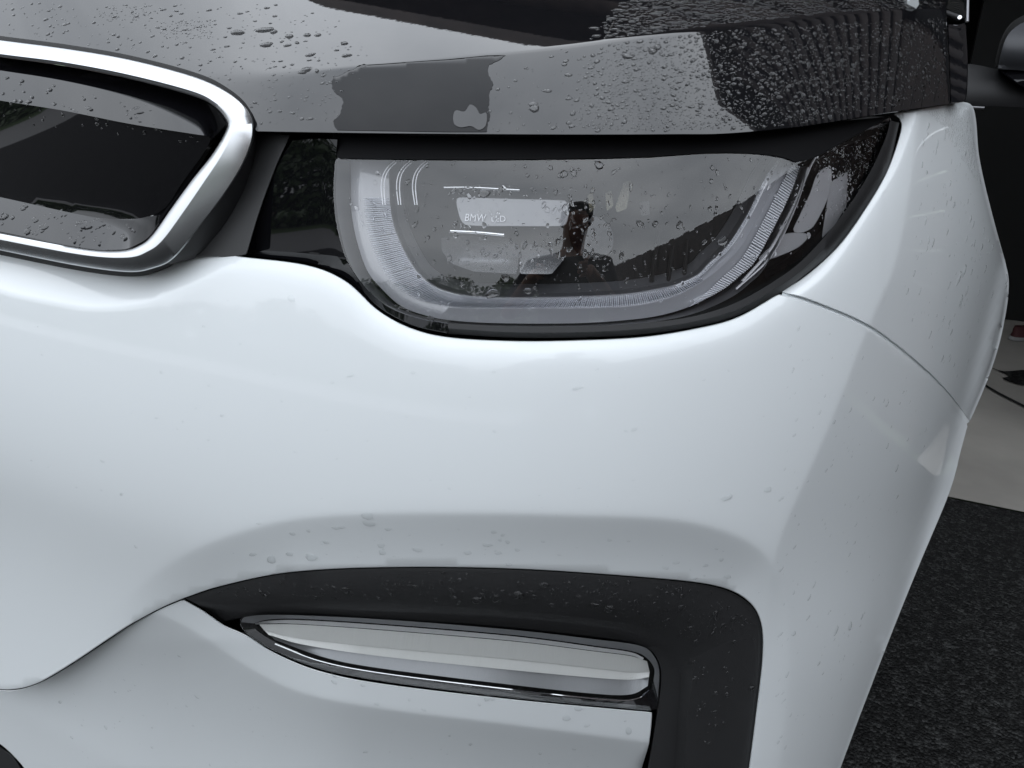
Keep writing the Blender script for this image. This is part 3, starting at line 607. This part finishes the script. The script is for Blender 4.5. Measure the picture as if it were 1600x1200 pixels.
# surroundings that the wet paint and the lamp cover mirror
def leaves(name, centres, rad, n, size, mat, parent=None, **kw):
    V = []; F = []; c = np.array(centres, float)
    for i in range(n):
        b_ = c[rng.integers(len(c))]; v = rng.normal(size=3); v /= np.linalg.norm(v); p = b_[:3]+v*rad*b_[3]*rng.uniform(.6, 1.05)
        if p[2] < .05: p[2] = .05+rng.random()*.2
        a = rng.normal(size=3); a /= np.linalg.norm(a); d_ = np.cross(a, rng.normal(size=3)); d_ /= np.linalg.norm(d_); s_ = size*rng.uniform(.6, 1.3); k_ = len(V)
        V += [p-a*s_, p+d_*s_*.5, p+a*s_, p-d_*s_*.5]; F.append((k_, k_+1, k_+2, k_+3))
    return obj(name, mesh(name, V, F, smooth=False), mat, parent, **kw)
hc = [(x, -15+rng.uniform(-.5, .5), z_, 1) for x in np.arange(-26, 26, .8) for z_ in (.5, 1.3, 2.0)]
leaves('hedge', hc, .8, 26000, .16, M['leaf'], kind='stuff', label='clipped green hedge along the road', category='hedge')
for i, (x, y, h) in enumerate([(-14, -25, 5.2), (-8.5, -27, 3.9), (-3, -26, 4.6), (4, -28, 5.0), (10, -25, 3.8), (17, -27, 5.6)]):
    t_ = thing('tree', (x, y, 0), ['tall leafy tree beyond the hedge at the far left end', 'low round tree left of centre beyond the hedge', 'middle tree with round crown behind the hedge', 'broad tree right of centre beyond the hedge', 'smallest tree near the right end of the hedge', 'tallest tree at the far right beyond the hedge'][i], 'tree')
    th_ = np.linspace(0, 1, 6); tube('trunk', np.c_[.2*th_**2, th_*0, th_*h*.55], list(.22*(1-.6*th_)), M['bark'], t_)
    cc = [(rng.uniform(-1.5, 1.5), rng.uniform(-1.2, 1.2), h*.45+rng.uniform(.3, h*.5), rng.uniform(.7, 1.1)) for _ in range(14)]
    leaves('crown', cc, 1.15, 3500, .17, M['leaf'], t_)
# ------------------------------------------------------------------ water
def dome(nu=7, nr=3):
    V = [(0, 0, 1.0)]; F = []
    for r_ in range(1, nr+1):
        a = r_/nr*math.pi/2
        for u_ in range(nu): V.append((math.sin(a)*math.cos(2*math.pi*u_/nu), math.sin(a)*math.sin(2*math.pi*u_/nu), math.cos(a)))
    for u_ in range(nu):
        F.append((0, 1+u_, 1+(u_+1) % nu))
        for r_ in range(nr-1): F.append((1+r_*nu+u_, 1+(r_+1)*nu+u_, 1+(r_+1)*nu+(u_+1) % nu, 1+r_*nu+(u_+1) % nu))
    return np.array(V), F
def drops(name, pts, field, flat=.42, lift=0.0, nu=8, nr=3, mat=None, **kw):
    """pts: px, py, radius px, stretch, angle"""
    pts = np.array(pts, float); x, y = pts[:, 0], pts[:, 1]; e = 1.5
    p = P(x, y, field(x, y)+lift); pxx = P(x+e, y, field(x+e, y)+lift)-p; pyy = P(x, y+e, field(x, y+e)+lift)-p
    nrm = np.cross(pyy, pxx); nrm /= np.linalg.norm(nrm, axis=1)[:, None]; t1 = pxx/np.linalg.norm(pxx, axis=1)[:, None]; t2 = np.cross(nrm, t1)
    fl_ = np.sign((nrm*(CAM-p)).sum(1)); nrm *= fl_[:, None]
    DV, DF = dome(nu, nr); V = []; F = []
    sc = np.linalg.norm(p-CAM, axis=1)/FPX
    for i in range(len(pts)):
        r_ = pts[i, 2]*sc[i]; c_, s_ = math.cos(pts[i, 4]), math.sin(pts[i, 4])
        k_ = len(V)*len(DV); j = rng.uniform(.8, 1.2, len(DV))[:, None]; D = DV*np.array([[pts[i, 3], 1, 1]])
        # irregular outline
        ang = np.arctan2(DV[:, 1], DV[:, 0]); w_ = 1+.16*np.sin(2*ang+rng.uniform(0, 6))+.10*np.sin(3*ang+rng.uniform(0, 6))
        X = D[:, 0]*w_; Y_ = D[:, 1]*w_; Z = DV[:, 2]*flat
        q = p[i]+r_*((X*c_-Y_*s_)[:, None]*t1[i]+(X*s_+Y_*c_)[:, None]*t2[i]+Z[:, None]*nrm[i])
        q = q-nrm[i]*r_*.03
        V.append(q); F += [tuple(a+k_ for a in f) for f in DF]
    V = np.vstack(V); return obj(name, mesh(name, V, F, sharp=180), mat or M['water'], None, kind='stuff', **kw)
def scatter(poly, n, lo, hi, pw=2.5, st=(1, 1.8), ang=(0, 3.1), dens=None, spacing=1.0):
    poly = np.array(poly, float); o = []; x0, y0 = poly.min(0); x1, y1 = poly.max(0); tries = 0; cell = {}
    while len(o) < n and tries < n*14:
        tries += 1; x, y = rng.uniform(x0, x1), rng.uniform(y0, y1)
        if not inside(poly, np.array([x]), np.array([y]))[0]: continue
        if dens and rng.random() > dens(x, y): continue
        r_ = lo+(hi-lo)*rng.random()**pw; k_ = (int(x//12), int(y//12)); ok = True
        for a in (-1, 0, 1):
            for b_ in (-1, 0, 1):
                for (u_, v_, w_) in cell.get((k_[0]+a, k_[1]+b_), ()):
                    if (u_-x)**2+(v_-y)**2 < (spacing*(w_+r_))**2: ok = False
        if not ok: continue
        cell.setdefault(k_, []).append((x, y, r_)); o.append((x, y, r_, rng.uniform(*st), rng.uniform(*ang)))
    return o

topH = lambda x, y: hood(x, y)
band = join([(420,150),(545,140),(760,110),(900,75),(1150,45),(1190,196),(760,204),(420,200)])
def d_mid(x, y): return .06+.94*sstep((x-860-(195-y)*.35)/90)*(1 if x < 1190 else .9)
hd = scatter([(870,78),(1140,46),(1480,28),(1478,150),(1260,192),(1140,204),(760,205),(770,110)], 3000, .8, 4.0, 3.4, (1, 1.7), (.2, 1.2), d_mid, .95)
hd += scatter([(900,68),(1140,36),(1300,19),(1474,12),(1474,-20),(1000,-20)], 1500, .9, 4.2, 2.2, (1.3, 2.6), (-.15, .25), lambda x, y: sstep((x-880-y*.6)/140), .85)
hd += scatter([(0,5),(430,5),(560,40),(580,100),(530,190),(410,196),(380,150),(250,90),(0,50)], 420, .8, 3.0, 4, (1, 2.0), (-.3, .3), None, 1.2)
hd += scatter([(245,35),(330,30),(335,60),(260,62)], 110, .7, 1.5, 2, (1, 1.5), (-.3, .3), None, 1.0)
hd += scatter([(150,12),(240,8),(230,30),(160,34)], 60, .7, 1.5, 2, (1, 1.5), (-.3, .3), None, 1.0)
hd += [(371,51,7,1.5,0),(413,47,7,2.0,.1),(428,50,5,1.2,0),(416,70,6,2.0,0),(452,57,6,1.1,-.5),(480,55,4.5,1.7,-.1),(497,55,4,1.6,-.3),(449,71,4,1.5,0),(464,67,3.2,1.6,-.4),(538,68,4.5,1.6,-.6),(485,86,4.5,1.9,.2),(541,87,5,1.5,-.1),(478,109,6,1.5,.2),(495,111,3.5,1.5,-.9),(472,113,4,2,0),(505,118,3,1.5,0),(318,139,0,1,0)][:-1]
hd += [(835,170,7,1.3,.9),(833,163,5,1.4,.2),(981,88,6.5,1.3,.1),(1020,80,7,1.0,0),(1027,74,6,1.2,.6),(855,142,4,1.8,0),(888,117,4,1.4,0),(882,101,3.4,1.3,0)]
drops('water_drops', hd, topH, label='rain beads scattered over the glossy black hood', category='water drops')
# thin water film lying on the hood, its rim as ragged as it dried
def ragged(pts, amp, k=3):
    p = resamp(crv(pts, 6), 3.2); n_ = len(p); e = np.zeros(n_)
    for f_, a_ in ((.09, .5), (.27, .35), (.8, .3)): e += a_*np.sin(np.arange(n_)*f_*3.0+rng.uniform(0, 6))*rng.uniform(.6, 1.4, n_)
    tg = np.gradient(p, axis=0); tg /= np.hypot(tg[:, 0], tg[:, 1])[:, None]; return p+amp*e[:, None]*np.c_[-tg[:, 1], tg[:, 0]]
filmA = join(ragged([(572,101),(556,104),(542,112),(524,122),(520,138),(532,152),(533,172),(524,190),(526,203)], 3.2), [(700,206),(758,206)], ragged([(758,206),(766,180),(764,150),(768,130),(762,108),(774,98),(790,86)], 2.6), [(760,87),(700,93),(640,97),(600,100)])
film = fill('water_film', filmA, lambda x, y: hood(x, y)-.0004, M['film'], None, step=7, thick=.0004, bevel=.4, kind='stuff', label='thin clear water film with a ragged edge in the middle of the black hood', category='water film')
isl = loopcrv([(708,182),(712,172),(726,174),(734,163),(744,168),(750,178),(760,176),(759,196),(748,203),(736,197),(720,199),(710,194)], 5)
fill('water_film', isl, lambda x, y: hood(x, y)-.0009, M['black'], None, step=6, thick=.0004, bevel=.4, kind='stuff', label='small flower shaped dry island inside the water film', category='water film')
# beads along the front lip of the hood
# ---- lamp cover
ld = scatter([(560,225),(1380,192),(1340,290),(1240,400),(1100,480),(700,500),(600,440),(540,330)], 700, .8, 3.6, 3.0, (1, 1.8), (.6, 2.2), lambda x, y: .35+.65*sstep((x-1150)/120)+.25*sstep((700-x)/150), 1.2)
ld += scatter([(700,290),(960,290),(960,425),(700,425)], 170, 1.2, 4.0, 2.5, (1, 1.8), (.4, 2.2), None, 1.1)
ld += scatter([(1240,225),(1400,188),(1395,225),(1350,300),(1300,350),(1290,260)], 420, .7, 2.4, 2.5, (1, 1.5), (.6, 2.2), None, 1.0)
ld += [(881,272,6,1.2,1.2),(936,258,7,1.0,0),(897,270,4.5,1.6,1.4),(860,262,4,1.1,0),(1129,377,8,1.1,.5),(790,434,7,1.0,0),(769,459,8,1.3,.1),(757,302,8,1.1,0),(825,455,6,1.0,0),(883,325,6,1.0,0),(855,328,5,1.0,0),(1062,352,6,1.0,0),(1000,350,5,1.3,-.4),(1024,350,4.5,1.3,.3),(971,400,3.5,2.2,1.5),(672,500,6,1.4,.1),(1306,234,3.5,1.7,1.4),(1316,238,3.5,1.7,1.5),(1242,218,5,1.5,.1)]
drops('water_drops', ld, lensB, flat=.45, lift=0, label='rain beads clinging to the clear headlight cover', category='water drops')
# ---- grille
gd = scatter([(0,310),(190,345),(225,345),(190,386),(0,358)], 40, 1.2, 4, 2.0, (1, 1.8), (0, 3)) + scatter([(0,115),(200,150),(325,200),(320,225),(220,215),(0,190)], 60, 1, 3, 2.5, (1, 2), (-.3, .3))
def gpan(x, y):
    return GF(x, y)+np.interp(y-.13*x, [110,157,308,362], [-.010,-.024,.022,-.008])-.0004
# ---- white paint: clear drops
wd = scatter([(300,430),(560,560),(900,560),(1200,520),(1250,700),(1200,840),(600,800),(200,880),(0,700),(0,450)], 60, .8, 3.2, 3, (1, 2.6), (-.4, .4))
wd += scatter([(330,870),(500,815),(1150,850),(1200,940),(1000,890),(600,875)], 60, .9, 4.5, 2.5, (1, 2.0), (-.3, .3))
wd += scatter([(1230,500),(1350,530),(1470,640),(1400,850),(1300,1150),(1210,1180),(1210,860)], 170, .8, 3.2, 2.5, (1, 2.2), (.6, 1.4))
wd += [(574,806,7,1.7,-.1),(576,818,6,1.9,0),(424,874,6,1.9,.5),(486,870,9,1.1,0),(395,866,4,1.8,.3),(597,863,5,1.4,0),(1136,777,6,1.5,.3),(1200,765,5,1.5,.3),(1306,985,5,1.5,1.4),(1328,978,5,1.4,1.5),(455,466,5,1.3,0),(902,606,4,2.0,.1),(1240,990,4,1.5,.5)]
drops('water_drops', wd, body, flat=.4, lift=-.0001, mat=M['bead'], label='clear rain drops on the white bumper paint', category='water drops')
fd = scatter([(1440,200),(1515,170),(1530,290),(1550,380),(1560,440),(1540,540),(1500,600),(1400,470),(1440,300)], 160, .8, 3.4, 2.2, (1, 2.6), (.9, 1.5))
fd += scatter([(1450,176),(1512,166),(1526,240),(1533,290),(1510,260),(1475,200)], 600, .8, 1.9, 2.0, (1, 1.8), (.9, 1.5), None, .8)
fd += [(1506,424,5,1.7,1.2),(1498,435,5,2.0,1.1),(1510,455,4,1.6,1.4),(1501,470,5,1.8,1.4),(1516,343,3.5,1.6,1.3),(1490,320,4,1.3,1),(1572,436,5,1.5,1.3),(1571,447,4,1.2,1)]
drops('water_drops', fd, fender, flat=.42, lift=-.0001, mat=M['bead'], label='fine rain beads on the upper corner of the white wing', category='water drops')
td = scatter([(300,930),(450,900),(800,893),(1100,920),(1180,965),(1175,1100),(1090,1180),(1080,1000),(900,950),(500,935)], 620, .8, 4.0, 3.2, (1, 1.8), (0, 3), lambda x, y: 1 if y < 1000 else .35)
td += [(775,935,6,1.3,1),(810,930,8,1.1,.8),(850,915,6,1.5,.5),(745,938,6,1.7,0),(952,952,6,1.5,.3),(930,946,5,1.5,-.2),(1118,960,5,1.5,.9),(1065,950,5,1.5,.4),(1144,910,5,1.6,0),(540,922,5,2.0,0)]
drops('water_drops', td, trimF, flat=.5, lift=-.0005, label='rain beads on the black plastic lamp surround', category='water drops')
lb = scatter([(20,1095),(240,980),(300,1010),(420,1110),(800,1160),(960,1170),(960,1200),(60,1200)], 60, .8, 3, 2.5)
lb += scatter([(430,1040),(1000,1120),(990,1150),(600,1105)], 16, 2, 5.5, 1.5, (1, 1.5))
drops('water_drops', lb, low_body, flat=.4, lift=-.0001, mat=M['bead'], label='clear rain drops on the lower white panel', category='water drops')
drops('water_drops', gd, gpan, flat=.45, label='rain beads on the black panel inside the chrome grille frame', category='water drops')
def gcr(x, y): return GF(x, y)+np.interp(y-.0006*x*x, [60, 85, 92], [-.0125, -.0262, -.0262])
cd_ = scatter([(0,66),(100,79),(200,96),(300,122),(345,143),(372,170),(355,178),(335,158),(300,138),(200,112),(100,93),(0,80)], 260, .6, 2.6, 3.5, (1, 2), (-.3, .3), None, 1.0)
drops('water_drops', cd_, gcr, flat=.4, mat=M['bead'], label='fine rain beads on the upper edge of the chrome grille frame', category='water drops')

# ------------------------------------------------------------------ shoe on the garage floor
M['red'] = principled('faded_red_cloth', (.05, .010, .012), .7); M['pale'] = principled('pale_rubber', (.25, .25, .25), .6)
sh = thing('shoe', (1.37, 3.08, 0), 'small red shoe with pale sole lying on the garage floor', 'shoe')
so_ = loopcrv([(-.13,-.03),(-.06,-.042),(.02,-.035),(.10,-.045),(.14,0),(.10,.045),(.02,.035),(-.06,.042),(-.13,.03),(-.145,0)], 3)
def stack(name, layers, mat, parent):
    n_ = len(layers[0][0]); V = []; F = []
    for c_, z_ in layers: V += [(x, y, z_) for x, y in c_]
    for r_ in range(len(layers)-1): F += [(r_*n_+i, r_*n_+(i+1) % n_, (r_+1)*n_+(i+1) % n_, (r_+1)*n_+i) for i in range(n_)]
    F += [tuple(range(n_))[::-1], tuple((len(layers)-1)*n_+i for i in range(n_))]
    return obj(name, mesh(name, V, F), mat, parent)
stack('sole', [(so_, .006), (so_*1.02, .012), (so_*.98, .03)], M['pale'], sh)
stack('upper', [(so_*.95, .03), (so_*np.array([.9, .85]), .05), (so_*np.array([.6, .7])-np.array([.045, 0]), .075), (so_*np.array([.36, .55])-np.array([.075, 0]), .095)], M['red'], sh)
sh.rotation_euler = (0, 0, .5); sh.scale = (.62, .62, .62); sh.location = (1.43, 3.14, .004)

# ------------------------------------------------------------------ the photographer, mirrored in the lamp
M['skin'] = principled('skin', (.22, .11, .07), .5); M['jacket'] = principled('black_jacket', (.010, .010, .012), .8); M['jeans'] = principled('dark_jeans', (.02, .025, .04), .85); M['hair'] = principled('dark_hair', (.012, .009, .008), .6)
UPV, RV, FV = Vector(UP), Vector(RGT), Vector(FWD); CV = Vector(CAM)
ph_c = CV-FV*.012+RV*(-.055)-UPV*.02
ph = thing('phone', (0, 0, 0), 'thin black phone held in both hands of the person', 'phone')
def slab(name, c, hx, hy, hz, mat, parent):
    V = [c+RV*(sx*hx)+UPV*(sy*hy)+FV*(sz*hz) for sx in (-1, 1) for sy in (-1, 1) for sz in (-1, 1)]
    o = obj(name, mesh(name, V, [(0,1,3,2),(4,6,7,5),(0,4,5,1),(2,3,7,6),(0,2,6,4),(1,5,7,3)], smooth=False), mat, parent); b_ = o.modifiers.new('bevel', 'BEVEL'); b_.width = .003; b_.segments = 3; return o
slab('phone_body', ph_c, .073, .036, .0038, M['rubber'], ph); slab('screen', ph_c-FV*.0042, .069, .033, .0006, M['glass'], ph)
def skinned(name, pts, edges, rad, mat, parent=None, sub=2, root=0):
    import bmesh
    me = bpy.data.meshes.new(name); bm = bmesh.new(); bm.verts.layers.skin.verify(); vs = [bm.verts.new(p) for p in pts]
    for a, b_ in edges: bm.edges.new((vs[a], vs[b_]))
    bm.to_mesh(me); bm.free(); o = bpy.data.objects.new(name, me); S.collection.objects.link(o)
    m1 = o.modifiers.new('skin', 'SKIN'); m1.use_smooth_shade = True
    for i, v in enumerate(me.skin_vertices[0].data): v.radius = rad[i] if isinstance(rad[i], tuple) else (rad[i], rad[i]); v.use_root = (i == root)
    m2 = o.modifiers.new('sub', 'SUBSURF'); m2.levels = m2.render_levels = sub
    me.materials.append(mat)
    if parent: o.parent = parent
    return o
pr = thing('person', (0, 0, 0), 'person in black short sleeved jacket and dark jeans holding a phone towards the car', 'person')
b0 = Vector((.965, -.86, 0)); fw = Vector((-.30, .95, 0)).normalized(); rt = Vector((fw.y, -fw.x, 0))
def L(r_, f_, z_): return b0+rt*r_+fw*f_+Vector((0, 0, z_-.24*min(1, z_/.9) if z_ > .12 else z_))   # knees bent, crouching to the lamp
hands = [ph_c+RV*(s_*.085)-UPV*.012-FV*.012 for s_ in (-1, 1)]
J = [L(0,-.04,.93), L(0,-.05,1.08), L(0,-.03,1.24), L(0,.0,1.38), L(0,.03,1.47), L(0,.07,1.55), L(0,.09,1.64), L(0,.085,1.70)]
rJ = [(.15,.11), (.13,.10), (.16,.11), (.15,.09), .055, (.07,.075), (.075,.09), (.055,.07)]
E = [(i, i+1) for i in range(7)]
for s_, hd_ in zip((-1, 1), hands):
    k_ = len(J); sh_ = L(.18*s_, .0, 1.36); el = L(.27*s_, .06, 1.10); wr = hd_+(el-hd_).normalized()*.07
    J += [sh_, sh_.lerp(el, .5), el, el.lerp(wr, .35), wr, hd_+(wr-hd_)*.15]; rJ += [.06, .05, .042, .043, .027, (.036, .018)]
    E += [(3, k_)]+[(k_+i, k_+i+1) for i in range(5)]
for s_ in (-1, 1):
    k_ = len(J); J += [L(.09*s_,-.03,.86), L(.13*s_,.16,.54), L(.10*s_,-.05,.10), L(.10*s_,.02,.04), L(.11*s_,.12,.03)]; rJ += [.085, .058, .040, .035, .03]
    E += [(0, k_)]+[(k_+i, k_+i+1) for i in range(4)]
skinned('body', J, E, rJ, M['skin'], pr)
def shell(name, ids, extra, mat):
    mp2 = {j: i for i, j in enumerate(ids)}; ee = [(mp2[a], mp2[b_]) for a, b_ in E if a in mp2 and b_ in mp2]
    rr = [tuple(c+extra*(1.6 if j in (3, 4, 8, 14) else 1) for c in (rJ[j] if isinstance(rJ[j], tuple) else (rJ[j],)*2)) for j in ids]
    return skinned(name, [J[j] for j in ids], ee, rr, mat, pr)
shell('jacket', [0, 1, 2, 3, 4, 8, 9, 10, 14, 15, 16], .016, M['jacket'])
shell('trousers', [0, 20, 21, 22, 25, 26, 27], .014, M['jeans'])
hv = []; hf = []
for a_ in range(9):
    for b_ in range(16):
        th_ = a_/8*math.pi*.62; ps = b_/16*2*math.pi; k_ = 1+.03*math.sin(5*ps+a_)
        hv.append(L(.088*k_*math.sin(th_)*math.cos(ps), .075+.105*k_*math.sin(th_)*math.sin(ps)-.03*max(0, a_-4)*.25, 1.665+.10*math.cos(th_)+(.05 if math.sin(ps) > .3 and a_ > 5 else 0)))
for a_ in range(8):
    for b_ in range(16): hf.append((a_*16+b_, a_*16+(b_+1) % 16, (a_+1)*16+(b_+1) % 16, (a_+1)*16+b_))
obj('hair', mesh('hair', hv, hf, sharp=180), M['hair'], pr)
skinned('nose', [L(0,.165,1.66), L(0,.185,1.635)], [(0, 1)], [.009, .013], M['skin'], pr, 1)
for s_ in (-1, 1):
    skinned('ear', [L(.085*s_,.08,1.66), L(.088*s_,.075,1.63)], [(0, 1)], [(.008,.02), (.006,.012)], M['skin'], pr, 1)
    skinned('eye', [L(.032*s_,.158,1.672), L(.040*s_,.155,1.672)], [(0, 1)], [.009, .007], M['pale'], pr, 1)
    skinned('shoe', [L(.10*s_,-.05,.05), L(.10*s_,.05,.045), L(.11*s_,.17,.035)], [(0, 1), (1, 2)], [.045, .05, .042], M['rubber'], pr, 1)
for s_, hd_ in zip((-1, 1), hands):
    for q_, (u_, l_) in enumerate([(.022, .9), (.007, 1.0), (-.009, .95), (-.024, .8)]):
        a_ = hd_+UPV*u_*1.0; skinned('finger', [a_, a_+FV*.016-RV*(s_*.016*l_), a_+FV*.020-RV*(s_*.034*l_)-UPV*.002], [(0, 1), (1, 2)], [.0095, .0085, .007], M['skin'], pr, 1)
    a_ = hd_-UPV*.026-FV*.006; skinned('thumb', [a_, a_-RV*(s_*.02)-FV*.004+UPV*.006, a_-RV*(s_*.040)+UPV*.014-FV*.002], [(0, 1), (1, 2)], [.012, .010, .008], M['skin'], pr, 1)
